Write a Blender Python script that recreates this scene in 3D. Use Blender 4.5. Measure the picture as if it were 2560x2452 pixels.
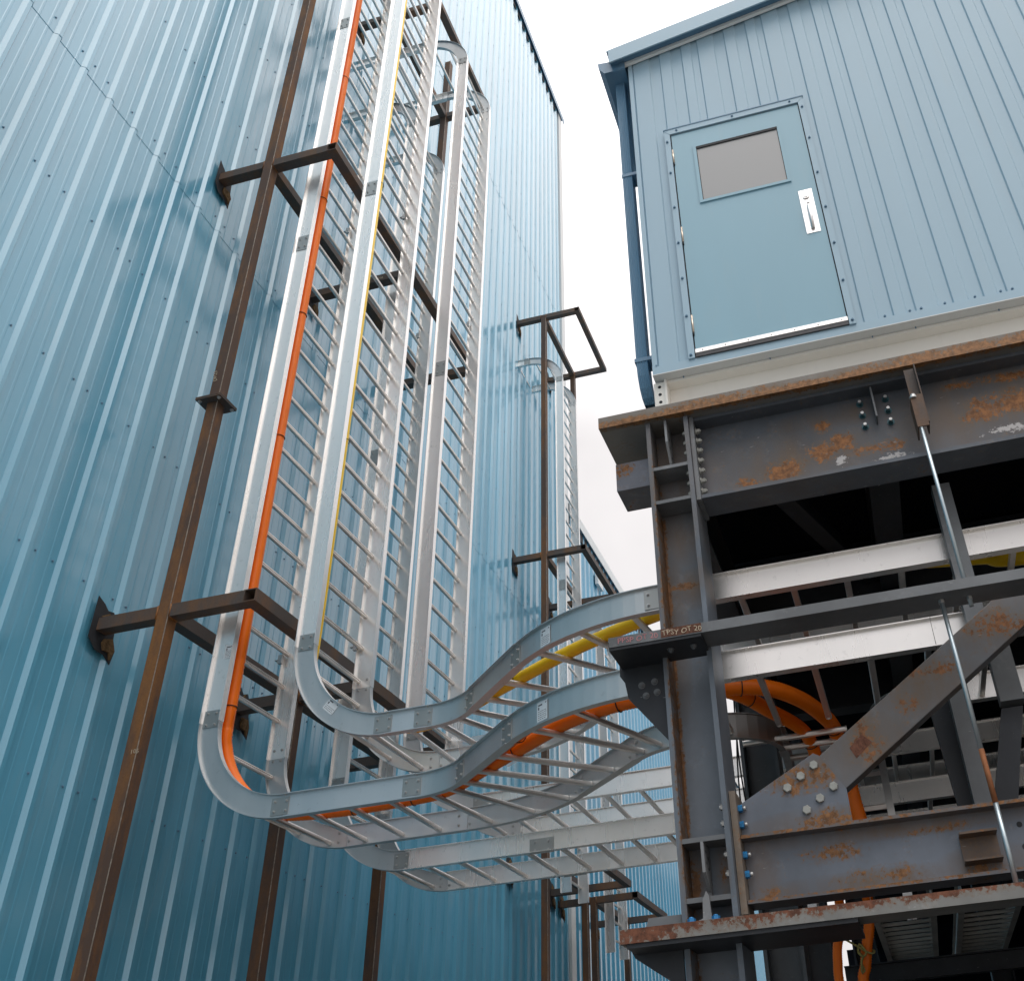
import bpy, bmesh, math, random
from mathutils import Vector, Matrix
random.seed(7)
S = bpy.context.scene
for o in list(bpy.data.objects): bpy.data.objects.remove(o)
C = S.collection

# ---------------------------------------------------------------- camera, sky, sun
cam_d = bpy.data.cameras.new("camera"); cam = bpy.data.objects.new("camera", cam_d); C.objects.link(cam)
S.camera = cam
RC = [[0.23639211302795798, -0.9692573930899147, -0.06825595093996958],
      [0.5199320277591355, 0.18552432984123474, -0.8338173718190538],
      [0.8208467916782344, 0.1616193954248782, 0.5478044501590382]]
r_, d_, f_ = [Vector(v) for v in RC]
M = Matrix((r_, -d_, -f_)).transposed().to_4x4()
cam.matrix_world = M
cam_d.sensor_fit = 'HORIZONTAL'; cam_d.sensor_width = 36.0
cam_d.lens = 36.0 * 2462.557 / 2560
cam_d.shift_x = -378.5 / 2560; cam_d.shift_y = 29.1 / 2560
cam_d.clip_start = 0.05; cam_d.clip_end = 2000

S.view_settings.view_transform = 'Standard'; S.view_settings.look = 'None'
S.view_settings.exposure = 0.88; S.view_settings.gamma = 1.0
S.render.engine = 'CYCLES'
S.cycles.max_bounces = 8; S.cycles.glossy_bounces = 4; S.cycles.diffuse_bounces = 4

SUN_EL, SUN_AZ = math.radians(64), math.radians(222)      # azimuth from +X towards +Y
w = bpy.data.worlds.new("World"); S.world = w; w.use_nodes = True
wn, wl = w.node_tree.nodes, w.node_tree.links
for n in list(wn): wn.remove(n)
out = wn.new('ShaderNodeOutputWorld'); bg = wn.new('ShaderNodeBackground')
sky = wn.new('ShaderNodeTexSky'); sky.sky_type = 'NISHITA'; sky.sun_disc = False
sky.sun_elevation = SUN_EL; sky.sun_rotation = math.radians(90) - SUN_AZ
sky.air_density = 1.0; sky.dust_density = 3.0
tc = wn.new('ShaderNodeTexCoord'); nz = wn.new('ShaderNodeTexNoise'); nz.inputs['Scale'].default_value = 2.2
nz.inputs['Detail'].default_value = 5; nz.inputs['Roughness'].default_value = .55
cr = wn.new('ShaderNodeValToRGB')
cr.color_ramp.elements[0].position = .40; cr.color_ramp.elements[0].color = (10.7, 10.3, 10.25, 1)
cr.color_ramp.elements[1].position = .6; cr.color_ramp.elements[1].color = (12.4, 11.9, 11.85, 1)
mx = wn.new('ShaderNodeMixRGB'); mx.inputs[0].default_value = .96
wl.new(tc.outputs['Generated'], nz.inputs['Vector']); wl.new(nz.outputs['Fac'], cr.inputs['Fac'])
sep = wn.new('ShaderNodeSeparateXYZ'); wl.new(tc.outputs['Generated'], sep.inputs[0])
gr = wn.new('ShaderNodeValToRGB'); ge = gr.color_ramp.elements
ge[0].position = 0.0; ge[0].color = (.40, .40, .40, 1); ge[1].position = 1.0; ge[1].color = (1.3, 1.3, 1.3, 1)
for p_, v_ in ((.10, .395), (.25, .40), (.45, .41), (.60, .45), (.75, .85)):
    e_ = ge.new(p_); e_.color = (v_, v_, v_, 1)
gm = wn.new('ShaderNodeMixRGB'); gm.blend_type = 'MULTIPLY'; gm.inputs[0].default_value = 1
wl.new(sep.outputs['Z'], gr.inputs['Fac']); wl.new(cr.outputs['Color'], gm.inputs[1]); wl.new(gr.outputs['Color'], gm.inputs[2])
wl.new(sky.outputs['Color'], mx.inputs[1]); wl.new(gm.outputs[0], mx.inputs[2])
wl.new(mx.outputs[0], bg.inputs['Color']); bg.inputs['Strength'].default_value = 0.1
wl.new(bg.outputs[0], out.inputs[0])
sd = bpy.data.lights.new("sun", 'SUN'); sd.energy = 0.65; sd.angle = math.radians(60); sd.color = (1, .965, .92)
so = bpy.data.objects.new("sun", sd); C.objects.link(so)
so.rotation_euler = Vector((-math.cos(SUN_EL)*math.cos(SUN_AZ), -math.cos(SUN_EL)*math.sin(SUN_AZ), -math.sin(SUN_EL))).to_track_quat('-Z', 'Y').to_euler()

# ---------------------------------------------------------------- materials
def srgb(r, g, b):
    f = lambda c: c/12.92 if c <= .04045 else ((c+.055)/1.055)**2.4
    return (f(r/255), f(g/255), f(b/255), 1)
class NT:
    def __init__(s, name):
        m = bpy.data.materials.new(name); m.use_nodes = True; s.m = m
        s.n, s.l = m.node_tree.nodes, m.node_tree.links
        s.b = s.n['Principled BSDF']; s.geo = s.n.new('ShaderNodeNewGeometry')
    def noise(s, scale, detail=4, rough=.55, stretch=(1, 1, 1), off=0):
        mp = s.n.new('ShaderNodeMapping'); mp.inputs['Scale'].default_value = stretch; mp.inputs['Location'].default_value = (off, off*.7, off*1.3)
        s.l.new(s.geo.outputs['Position'], mp.inputs['Vector'])
        t = s.n.new('ShaderNodeTexNoise'); t.inputs['Scale'].default_value = scale
        t.inputs['Detail'].default_value = detail; t.inputs['Roughness'].default_value = rough
        s.l.new(mp.outputs[0], t.inputs['Vector']); return t.outputs['Fac']
    def ramp(s, fac, p0, p1, c0=(0, 0, 0, 1), c1=(1, 1, 1, 1)):
        r = s.n.new('ShaderNodeValToRGB'); e = r.color_ramp.elements
        e[0].position, e[1].position = p0, p1; e[0].color, e[1].color = c0, c1
        s.l.new(fac, r.inputs['Fac']); return r.outputs['Color']
    def mix(s, fac, a, b, mode='MIX'):
        r = s.n.new('ShaderNodeMixRGB'); r.blend_type = mode
        for i, v in enumerate((fac, a, b)):
            if isinstance(v, (int, float)): r.inputs[i].default_value = v
            elif isinstance(v, tuple): r.inputs[i].default_value = v
            else: s.l.new(v, r.inputs[i])
        return r.outputs[0]
    def math(s, op, a, b):
        r = s.n.new('ShaderNodeMath'); r.operation = op
        for i, v in enumerate((a, b)):
            if isinstance(v, (int, float)): r.inputs[i].default_value = v
            else: s.l.new(v, r.inputs[i])
        return r.outputs[0]
    def blobs(s, cs):
        acc = None
        for (c, r) in cs:
            d = s.n.new('ShaderNodeVectorMath'); d.operation = 'SUBTRACT'; d.inputs[1].default_value = c
            s.l.new(s.geo.outputs['Position'], d.inputs[0])
            q = s.n.new('ShaderNodeVectorMath'); q.operation = 'DIVIDE'; q.inputs[1].default_value = r
            s.l.new(d.outputs[0], q.inputs[0])
            ln = s.n.new('ShaderNodeVectorMath'); ln.operation = 'LENGTH'; s.l.new(q.outputs[0], ln.inputs[0])
            v = s.math('MAXIMUM', s.math('SUBTRACT', 1.0, ln.outputs['Value']), 0.0)
            acc = v if acc is None else s.math('MAXIMUM', acc, v)
        return acc
    def bump(s, h, strength=.2, dist=.01):
        b = s.n.new('ShaderNodeBump'); b.inputs['Strength'].default_value = strength; b.inputs['Distance'].default_value = dist
        s.l.new(h, b.inputs['Height']); s.l.new(b.outputs[0], s.b.inputs['Normal'])
    def set(s, color=None, rough=None, metal=None, spec=None, coat=None):
        for k, v in (('Base Color', color), ('Roughness', rough), ('Metallic', metal), ('Specular IOR Level', spec), ('Coat Weight', coat)):
            if v is None: continue
            if isinstance(v, (int, float, tuple)): s.b.inputs[k].default_value = v
            else: s.l.new(v, s.b.inputs[k])
        return s.m

def paint(name, col, rough=.32, wav=.25, coat=0, spec=.5, var=.1, wd=.01, wsc=1.3):
    t = NT(name)
    n1 = t.noise(1.1, 5, .6, (1, 1, .25)); n2 = t.noise(9, 4, .6, (1, 1, .15), 3)
    c = t.mix(t.ramp(n1, .3, .7), tuple(x*(1-var) for x in col[:3])+(1,), tuple(min(1, x*(1+var)) for x in col[:3])+(1,))
    c = t.mix(t.math('MULTIPLY', t.ramp(n2, .55, .8), .12), c, (.45, .45, .42, 1))
    t.set(c, rough, 0, spec, coat); t.b.inputs['Coat Roughness'].default_value = .14
    if coat > .5: t.b.inputs['Coat IOR'].default_value = 1.85; t.b.inputs['Coat Roughness'].default_value = .16
    t.bump(t.noise(wsc, 3, .5, (1.6, 1, .35)), wav, wd)
    return t.m
M_wall = paint('wall_blue_paint', (.09, .335, .485, 1), .45, .4, 1.0, .5, .10, .025, .8)
M_far = paint('far_wall_blue_paint', (.085, .33, .50, 1), .4, .3, 1.0, .5, .07)
M_mod = paint('module_blue_paint', (.325, .47, .57, 1), .42, .15, 0, .4, .04)
M_door = paint('door_blue_paint', (.24, .42, .515, 1), .38, .12, 0, .4, .04)
M_dblue = paint('dark_blue_trim_paint', (.12, .235, .35, 1), .35, .1, 0, .4, .06)
M_cream = paint('cream_paint', (.84, .82, .77, 1), .45, .05, 0, .4, .04)
M_strip = paint('bright_strip_metal', (.88, .89, .87, 1), .3, .02, 0, .6, .03)
M_white = paint('pale_trim_metal', (.66, .68, .68, 1), .4, .05, 0, .4, .04)

def plain(name, col, rough=.5, metal=0, spec=.5, sc=20, v=.2, bmp=0):
    t = NT(name); n = t.noise(sc, 4, .6)
    c = t.mix(t.ramp(n, .3, .7), tuple(x*(1-v) for x in col[:3])+(1,), tuple(min(1, x*(1+v)) for x in col[:3])+(1,))
    m = t.set(c, rough, metal, spec)
    if bmp: t.bump(n, bmp, .01)
    return m
def alu(name, col, rough, metal=.85, streak=.3):
    t = NT(name)
    n = t.noise(3, 4, .6, (1, 1, .12)); n2 = t.noise(22, 3, .6, (1, 1, 1), 5)
    c = t.mix(t.ramp(n, .3, .72), tuple(x*(1-streak) for x in col)+(1,), tuple(col)+(1,))
    c = t.mix(t.math('MULTIPLY', t.ramp(n2, .62, .75), .25), c, (.25, .25, .25, 1))
    r = t.math('ADD', t.math('MULTIPLY', n, .25), rough-.1)
    return t.set(c, r, metal, .5)
M_alr = alu('aluminium_rail', (.94, .925, .905), .26, .68, .08)
M_alf = alu('aluminium_fitting', (.62, .635, .64), .38, .85, .14)
M_alp = alu('splice_plate_metal', (.40, .415, .41), .42, .85, .15)
M_rung = alu('aluminium_rung', (.88, .85, .82), .3, .8, .15)
M_zinc = alu('zinc_bolt', (.52, .53, .53), .38, .8, .1)
M_head = plain('grey_bolt_head', (.33, .34, .32), .5, .3, .4, 40, .15)
M_steelss = alu('stainless_plate', (.88, .86, .85), .36, .85, .06)

def rust_tube(name, dark, orange, amt, edge=.55):
    t = NT(name)
    n = t.noise(2.2, 6, .62, (1, 1, .22)); n2 = t.noise(14, 5, .65, (1, 1, .4), 2); n3 = t.noise(60, 3, .6, (1, 1, 1), 7)
    f = t.ramp(t.math('ADD', t.math('MULTIPLY', n, .7), t.math('MULTIPLY', n2, .3)), .5-amt, .62-amt*.4)
    c = t.mix(f, dark, orange)
    c = t.mix(t.math('MULTIPLY', t.ramp(n3, .45, .7), .35), c, tuple(x*.5 for x in orange[:3])+(1,))
    m = t.set(c, .62, .15, .35); t.bump(n3, .15, .004); return m
M_post = rust_tube('rusted_post_steel', (.095, .062, .048, 1), (.23, .105, .036, 1), .06)
M_post2 = rust_tube('dark_rusted_post_steel', (.080, .055, .045, 1), (.17, .080, .034, 1), .05)
M_arm = rust_tube('mill_scale_arm_steel', (.085, .072, .066, 1), (.15, .082, .045, 1), .02)

def steel(name, base=(.105, .115, .13, 1), amt=0.0, blobs=(), white=(), rustcol=(.29, .122, .040, 1), stains=(), bw=.25):
    t = NT(name)
    n = t.noise(1.3, 5, .6); n2 = t.noise(8, 6, .68, (1, 1, 1), 2); n3 = t.noise(45, 4, .7, (1, 1, 1), 9)
    c = t.mix(t.ramp(n, .35, .7), tuple(x*.72 for x in base[:3])+(1,), tuple(x*1.28 for x in base[:3])+(1,))
    c = t.mix(t.math('MULTIPLY', t.ramp(n2, .55, .72), .45), c, tuple(x*1.7 for x in base[:3])+(1,))
    v = t.math('ADD', t.math('MULTIPLY', n2, .50), t.math('MULTIPLY', n3, .50))
    if blobs:
        bm_ = t.blobs(blobs); v = t.math('ADD', v, t.math('MULTIPLY', t.math('POWER', bm_, .6), bw))
    f = t.ramp(v, .635-amt, .67-amt)
    rc = t.mix(t.ramp(t.noise(30, 5, .7, (1, 1, 1), 21), .38, .62), tuple(x*.42 for x in rustcol[:3])+(1,), rustcol)
    st = t.ramp(v, .54-amt, .66-amt)
    c = t.mix(t.math('MULTIPLY', st, .5), c, (.17, .105, .055, 1))
    if stains:
        sf = t.math('MULTIPLY', t.math('POWER', t.blobs(stains), .6), t.ramp(t.noise(5, 5, .65, (1, 1, .35), 31), .25, .6))
        c = t.mix(t.math('MULTIPLY', sf, .75), c, (.135, .088, .05, 1))
    c = t.mix(f, c, rc)
    if white:
        wv = t.math('ADD', t.math('MULTIPLY', t.noise(30, 6, .75, (1, 1, 1.6), 4), .8), t.math('MULTIPLY', t.blobs(white), .28))
        c = t.mix(t.ramp(wv, .555, .575), c, (.42, .41, .41, 1))
    sc = t.ramp(t.noise(70, 2, .5, (1, .25, 1.5), 11), .74, .77)
    c = t.mix(t.math('MULTIPLY', sc, .5), c, (.4, .4, .4, 1))
    m = t.set(c, .5, .2, .4); t.bump(n3, .1, .003); return m
M_gird = steel('primed_girder_steel', (.095, .108, .128, 1), -.005,
    [((4.79, .22, 3.24), (.3, .16, .10)), ((4.79, -.02, 3.32), (.3, .14, .10)), ((4.79, -.15, 3.36), (.3, .09, .1)), ((4.79, .42, 3.20), (.3, .09, .08)), ((4.79, -.35, 3.28), (.3, .2, .06)), ((4.79, -.95, 3.36), (.3, .18, .08)),
     ((4.79, -1.1, 3.42), (.3, .3, .12)), ((4.79, -.05, 3.5), (.3, .07, .06)), ((4.79, -1.2, 3.6), (.3, .5, .05))],
    [((4.79, .40, 3.15), (.3, .09, .05)), ((4.79, .12, 3.145), (.3, .14, .035)), ((4.79, -.40, 3.19), (.3, .15, .06)), ((4.79, -1.05, 3.24), (.3, .2, .05)), ((4.79, -.12, 3.24), (.3, .06, .06))], (.29, .122, .04, 1),
    [((4.79, .2, 3.3), (.3, .7, .25)), ((4.79, -1.0, 3.4), (.3, .7, .3)), ((4.79, -.1, 3.55), (.3, .4, .1))])
M_lgird = steel('primed_lower_girder_steel', (.145, .168, .205, 1), -.005,
    [((4.715, -2, 1.206), (.03, 9, .02)), ((4.715, -2, .918), (.03, 9, .015)), ((4.8, .3, 1.1), (.3, .2, .06)), ((4.8, .05, .97), (.3, .3, .06)), ((4.8, -.38, .95), (.3, .16, .06)), ((4.8, .6, .95), (.3, .1, .05)), ((4.8, -.2, 1.15), (.3, .3, .03)),
     ((4.79, .25, 1.24), (.3, .22, .07)), ((4.79, .35, 1.45), (.3, .28, .09)), ((4.79, .22, 1.5), (.3, .12, .08))], (), (.28, .13, .05, 1),
    [((4.79, .30, 1.50), (.3, .30, .13)), ((4.79, .3, 1.24), (.3, .40, .08)), ((4.79, -2.5, 1.20), (.3, 8, .03)), ((4.79, -2.5, .925), (.3, 8, .04)), ((4.79, .62, 1.06), (.3, .10, .2)), ((4.79, 0, 1.17), (.3, .8, .05)), ((4.79, .1, .95), (.3, .8, .06)), ((4.79, -.4, .97), (.3, .25, .09))], .2)
M_brace = steel('scratched_brace_steel', (.13, .145, .165, 1), 0.015,
    [((4.8, .05, 1.6), (.3, .13, .13)), ((4.8, -.3, 1.9), (.3, .2, .06)), ((4.8, -.2, 1.75), (.3, .1, .07)), ((4.8, -.7, 2.1), (.3, .2, .1))],
    (), (.25, .105, .04, 1), [((4.8, .05, 1.6), (.3, .3, .25)), ((4.8, -.25, 1.85), (.3, .4, .2)), ((4.8, -.7, 2.15), (.3, .35, .25))], .16)
M_col = steel('primed_column_steel', (.125, .15, .18, 1), -.03,
    [((4.8, .956, 2.7), (.4, .022, 1.1)), ((4.8, .956, 1.6), (.4, .020, 1.8)), ((4.8, .956, 0), (.4, .02, 1.8)), ((4.8, .85, 2.62), (.3, .12, .03)), ((4.8, .8, 1.08), (.4, .04, .12)), ((4.8, .94, 1.05), (.4, .04, .18))], (), (.21, .10, .04, 1),
    [((4.8, .86, 3.5), (.4, .22, .35)), ((4.8, .86, 3.2), (.4, .22, .25)), ((4.8, .86, 2.95), (.4, .2, .22)), ((4.8, .93, 2.4), (.4, .08, .6)), ((4.8, .80, 2.6), (.3, .16, .14)), ((4.8, .93, 1.06), (.4, .07, .2)), ((4.8, .79, 1.06), (.4, .06, .18))])
M_chan = steel('grey_channel_steel', (.15, .16, .17, 1), -.03)
M_rchan = steel('rusty_spreader_steel', (.19, .185, .175, 1), .005, [((4.6, 0, 3.69), (.05, 9, .05)), ((4.6, -1.0, 3.71), (.05, 1.0, .07)), ((4.6, .5, 3.71), (.05, .5, .06))], (), (.29, .14, .055, 1), [((4.6, 0, 3.70), (.05, 9, .08))])
M_lchan = steel('half_rusted_channel_steel', (.25, .25, .24, 1), -.02, [((4.45, .95, .81), (.3, .9, .07)), ((4.45, -.4, .815), (.3, 2.2, .04)), ((4.45, 1.15, .78), (.3, .4, .10)), ((4.45, .3, .81), (.3, .6, .045))], (), (.20, .075, .04, 1))
M_dark = steel('deep_shaded_grey_steel', (.032, .036, .043, 1), -.08)  # grey steel with the shade under the platform put into its base colour
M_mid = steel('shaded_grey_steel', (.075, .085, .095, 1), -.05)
M_orange = plain('orange_conduit_plastic', (1.0, .19, .003), .45, 0, .4, 6, .08)
M_yellow = plain('yellow_conduit_plastic', (.95, .60, .004), .4, 0, .5, 6, .08)
M_tie = plain('black_tie_plastic', (.012, .012, .014), .4)
M_bluenut = plain('blue_coated_nut', (.03, .22, .50), .35, .3)
M_teal = plain('dark_teal_nut', (.035, .10, .12), .35, .3)
M_black = plain('black_gap', (.012, .014, .018), .7)
M_insul = plain('torn_insulation', (.13, .085, .045), .95, 0, .1, 25, .5, .8)
M_label = plain('paper_label', (.62, .68, .72), .5, 0, .4, 8, .05)
M_ink = plain('grey_label_ink', (.10, .11, .13), .6)
M_pink = plain('pink_paint_marker', (.42, .18, .19), .8)
M_chalk = plain('pale_chalk', (.45, .38, .28), .9)
M_pad = plain('bounce_pad_black', (.035, .035, .037), .9, 0, .2, 4, .3, .5)
M_ground = plain('gravel_ground', (.28, .26, .235), .95, 0, .2, 3, .35, .6)
M_deck = plain('deep_shade_black', (.007, .008, .012), .9, 0, .1)  # near-black base carries the deep shade under the platform
M_brass = plain('hinge_metal', (.62, .52, .42), .35, .8)
M_rubber = plain('door_sweep_rubber', (.06, .06, .065), .6)
M_rope = plain('yellow_rope', (.35, .30, .10), .9)
M_rope2 = plain('rusty_rod_coat', (.26, .10, .04), .8, .2)
M_rod = alu('zinc_rod', (.50, .58, .62), .35, .8, .2)
tg = NT('window_glass'); M_glass = tg.set((.27, .275, .28, 1), .35, 0, .3, .35); tg.b.inputs['Coat Roughness'].default_value = .02
tp = NT('clear_plastic_film'); tp.set((.9, .9, .9, 1), .25, 0, .5); tp.b.inputs['Alpha'].default_value = .45; tp.b.inputs['Transmission Weight'].default_value = .3; M_film = tp.m

# ---------------------------------------------------------------- mesh helpers
class MB:
    def __init__(s): s.v = []; s.f = []; s.sm = []
    def add(s, vs, fs, smooth=False):
        k = len(s.v); s.v += [tuple(v) for v in vs]
        s.f += [tuple(i+k for i in f) for f in fs]; s.sm += [smooth]*len(fs); return s
    def box(s, x0, x1, y0, y1, z0, z1):
        v = [(x, y, z) for x in (x0, x1) for y in (y0, y1) for z in (z0, z1)]
        return s.add(v, [(0, 1, 3, 2), (4, 6, 7, 5), (0, 4, 5, 1), (2, 3, 7, 6), (0, 2, 6, 4), (1, 5, 7, 3)])
    def prism(s, poly, axis, a, b):
        """polygon in the two other axes (in x,y,z order) extruded along axis from a to b"""
        def P(p, t):
            return (t, p[0], p[1]) if axis == 'x' else (p[0], t, p[1]) if axis == 'y' else (p[0], p[1], t)
        n = len(poly); v = [P(p, a) for p in poly]+[P(p, b) for p in poly]
        f = [tuple(range(n))[::-1], tuple(range(n, 2*n))]+[(i, (i+1) % n, n+(i+1) % n, n+i) for i in range(n)]
        return s.add(v, f)
    def cyl(s, p, q, r, n=12, r2=None, smooth=True):
        p, q = Vector(p), Vector(q); t = (q-p).normalized()
        u = t.orthogonal().normalized(); w_ = t.cross(u); r2 = r if r2 is None else r2
        v = [p+(u*math.cos(2*math.pi*i/n)+w_*math.sin(2*math.pi*i/n))*r for i in range(n)]
        v += [q+(u*math.cos(2*math.pi*i/n)+w_*math.sin(2*math.pi*i/n))*r2 for i in range(n)]
        s.add(v, [(i, (i+1) % n, n+(i+1) % n, n+i) for i in range(n)], smooth)
        k = len(s.v)-2*n
        s.f += [tuple(range(k, k+n))[::-1], tuple(range(k+n, k+2*n))]; s.sm += [False, False]; return s
    def tube(s, pts, rad, n=14, smooth=True):
        """rad: number or list"""
        pts = [Vector(p) for p in pts]; m = len(pts)
        u = None; v = []
        for i, p in enumerate(pts):
            t = (pts[min(i+1, m-1)]-pts[max(i-1, 0)]).normalized()
            u = t.orthogonal().normalized() if u is None else (u-t*u.dot(t)).normalized()
            w_ = t.cross(u); r = rad[i] if isinstance(rad, list) else rad
            v += [p+(u*math.cos(2*math.pi*j/n)+w_*math.sin(2*math.pi*j/n))*r for j in range(n)]
        f = [(i*n+j, i*n+(j+1) % n, (i+1)*n+(j+1) % n, (i+1)*n+j) for i in range(m-1) for j in range(n)]
        s.add(v, f, smooth); k = len(s.v)-m*n
        s.f += [tuple(range(k, k+n))[::-1], tuple(range(k+(m-1)*n, k+m*n))]; s.sm += [False, False]; return s
    def obj(s, name, mat, parent=None, bevel=0):
        lo = Vector([min(v[i] for v in s.v) for i in range(3)]); hi = Vector([max(v[i] for v in s.v) for i in range(3)])
        c = (lo+hi)/2
        me = bpy.data.meshes.new(name); me.from_pydata([Vector(v)-c for v in s.v], [], s.f)
        me.polygons.foreach_set('use_smooth', s.sm)
        me.materials.append(mat); me.update()
        bm = bmesh.new(); bm.from_mesh(me); bmesh.ops.recalc_face_normals(bm, faces=bm.faces)
        if bevel:
            bmesh.ops.bevel(bm, geom=[e for e in bm.edges if len(e.link_faces) == 2 and e.calc_face_angle() > .6], offset=bevel, segments=2, profile=.6, affect='EDGES')
        bm.to_mesh(me); bm.free()
        o = bpy.data.objects.new(name, me); C.objects.link(o)
        if parent is not None: o.parent = parent; o.location = c-wloc(parent)
        else: o.location = c
        return o
WL = {}
def wloc(o):
    l = Vector(o.location); p = o.parent
    while p is not None: l += Vector(p.location); p = p.parent
    return l
def tag(o, label=None, cat=None, group=None, kind=None):
    if label: o['label'] = label
    if cat: o['category'] = cat
    if group: o['group'] = group
    if kind: o['kind'] = kind
    return o
def thing(name, loc, label, cat, group=None):
    o = bpy.data.objects.new(name, None); C.objects.link(o); o.location = loc; o.empty_display_size = .2
    return tag(o, label, cat, group)
def bolt(parent, p, d, r=.011, h=.012, mat=None, name='bolt', head=False):
    p, d = Vector(p), Vector(d).normalized(); m = MB()
    if head: m.cyl(p, p+d*h*.85, r, 6, smooth=False); m.cyl(p+d*h*.85, p+d*h, r, 6, r*.86, smooth=False); return m.obj(name, mat or M_zinc, parent)
    m.cyl(p, p+d*h*.25, r*1.35, 12); m.cyl(p+d*h*.25, p+d*h, r, 6, smooth=False)
    m.cyl(p+d*h, p+d*(h+.006), r*.55, 8)
    return m.obj(name, mat or M_zinc, parent)
def text(parent, s, size, mat, origin, right, up, name='marking', jitter=0):
    cu = bpy.data.curves.new(name, 'FONT'); cu.body = s; cu.size = size; cu.extrude = .0006; cu.resolution_u = 2
    t = bpy.data.objects.new('tmp', cu); C.objects.link(t)
    dg = bpy.context.evaluated_depsgraph_get(); me = bpy.data.meshes.new_from_object(t.evaluated_get(dg))
    bpy.data.objects.remove(t); me.materials.clear(); me.materials.append(mat)
    r, u = Vector(right).normalized(), Vector(up).normalized(); n = r.cross(u)
    if jitter:
        for v in me.vertices: v.co.y += jitter*size*math.sin(v.co.x/size*2.1); v.co.x += jitter*size*.5*math.sin(v.co.y/size*5)
    for v in me.vertices: v.co = r*v.co.x+u*v.co.y+n*v.co.z
    o = bpy.data.objects.new(name, me); C.objects.link(o); o.parent = parent; o.location = Vector(origin)-wloc(parent)
    return o

# ---------------------------------------------------------------- ground
g = MB(); g.add([(-300, -300, -1.6), (300, -300, -1.6), (300, 300, -1.6), (-300, 300, -1.6)], [(0, 1, 2, 3)])
tag(g.obj('ground', M_ground), kind='structure')
g = MB(); g.add([(.6, -14, -1.592), (40, -14, -1.592), (40, 1.9, -1.592), (.6, 1.9, -1.592)], [(0, 1, 2, 3)])  # dark sheet added under the platform to cut light bounced from the ground
tag(g.obj('dark_bounce_pad', M_pad), kind='structure')

# ---------------------------------------------------------------- ribbed wall
YW = 6.1; PITCH = .3463; RIB0 = 6.292
def rib_profile(x0, x1, h=.036, base=.0):
    """x positions and outward offsets (towards -Y) of the panel"""
    pts = []; k = math.floor((x0-RIB0)/PITCH)-1
    while True:
        a = RIB0+k*PITCH
        if a > x1: break
        pts += [(a-.002, 0), (a+.026, h), (a+.060, h), (a+.088, 0), (a+.147, 0), (a+.153, .0022), (a+.170, .0022), (a+.176, 0),
                (a+.262, 0), (a+.268, .0022), (a+.285, .0022), (a+.291, 0)]
        k += 1
    pts = [p for p in pts if x0 < p[0] < x1]
    return [(x0, 0)]+pts+[(x1, 0)]
def panel(x0, x1, z0, z1, off=0, h=.036, y=YW):
    m = MB(); pr = rib_profile(x0, x1, h); n = len(pr)
    zs = [z0, z1]
    v = [(x, y-off-d, z) for z in zs for (x, d) in pr]
    m.add(v, [(i, i+1, n+i+1, n+i) for i in range(n-1)])
    m.add([(x, y-off-d+(.002 if 0 else 0), z0) for (x, d) in pr]+[(x, y-off-d+.006, z0) for (x, d) in pr], [(i, i+1, n+i+1, n+i) for i in range(n-1)])
    return m
bld = thing('industrial_building', (6, YW+1, -1.6), 'tall teal blue ribbed metal clad building rising out of the frame at the left', 'building')
X0, X1, ZT = -8, 18.62, 28.0
panel(X0, X1, -1.6, 8.98, 0).obj('wall_panel', M_wall, bld)
panel(X0, X1, 8.94, 18.82, .004).obj('wall_panel', M_wall, bld)
panel(X0, X1, 18.78, ZT, .008).obj('wall_panel', M_wall, bld)
m = MB(); m.box(X0, X1+.25, YW+.08, YW+30, -1.6, ZT-.1); m.obj('wall_core', M_dblue, bld)
m = MB(); m.box(X1, X1+.26, YW-.06, YW+.12, -1.6, ZT); m.obj('corner_trim', M_white, bld)
m = MB(); m.prism([(YW-.10, ZT-.16), (YW-.085, ZT-.16), (YW-.085, ZT+.08), (YW+.4, ZT+.08), (YW+.4, ZT+.1), (YW-.10, ZT+.1)], 'x', X0, X1+.45); m.obj('roof_trim', M_dblue, bld)
for k in range(120):
    a = RIB0+(k-42)*PITCH+.1
    if X0 < a < X1-.3 and a > 8:
        q = MB(); q.box(a, a+.2, YW-.035, YW-.004, ZT-.36, ZT-.16); q.obj('rib_closure', M_black, bld)
m = MB()
zz = [ -.6+1.62*i for i in range(18)]
for z in zz:
    for k in range(-14, 37):
        a = RIB0+k*PITCH
        off = 0 if z < 8.95 else .004 if z < 18.8 else .008
        for dx in ((-.04, .125) if k % 3 == 0 else (-.04,)):
            x = a+dx
            if x < 1.5 or x > X1-.1: continue
            m.cyl((x, YW-off, z), (x, YW-off-.003, z), .011, 8); m.cyl((x, YW-off-.003, z), (x, YW-off-.011, z), .0065, 6)
tag(m.obj('screw', M_dblue, bld), kind='stuff')
fb = thing('low_building', (30, YW+1, -1.6), 'lower blue ribbed metal building continuing behind the tall one', 'building')
panel(X1+.27, 90, -1.6, 12.98, 0).obj('wall_panel', M_far, fb)
m = MB(); m.box(X1+.3, 90, YW+.08, YW+30, -1.6, 12.9); m.obj('wall_core', M_dblue, fb)
m = MB(); m.prism([(YW-.09, 12.86), (YW-.075, 12.86), (YW-.075, 13.1), (YW+.4, 13.1), (YW+.4, 13.14), (YW-.09, 13.14)], 'x', X1+.3, 90); m.obj('roof_trim', M_white, fb)
for k in range(36, 120):
    a = RIB0+k*PITCH+.1
    q = MB(); q.box(a, a+.2, YW-.034, YW-.004, 12.62, 12.86); q.obj('rib_closure', M_black, fb)
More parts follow.
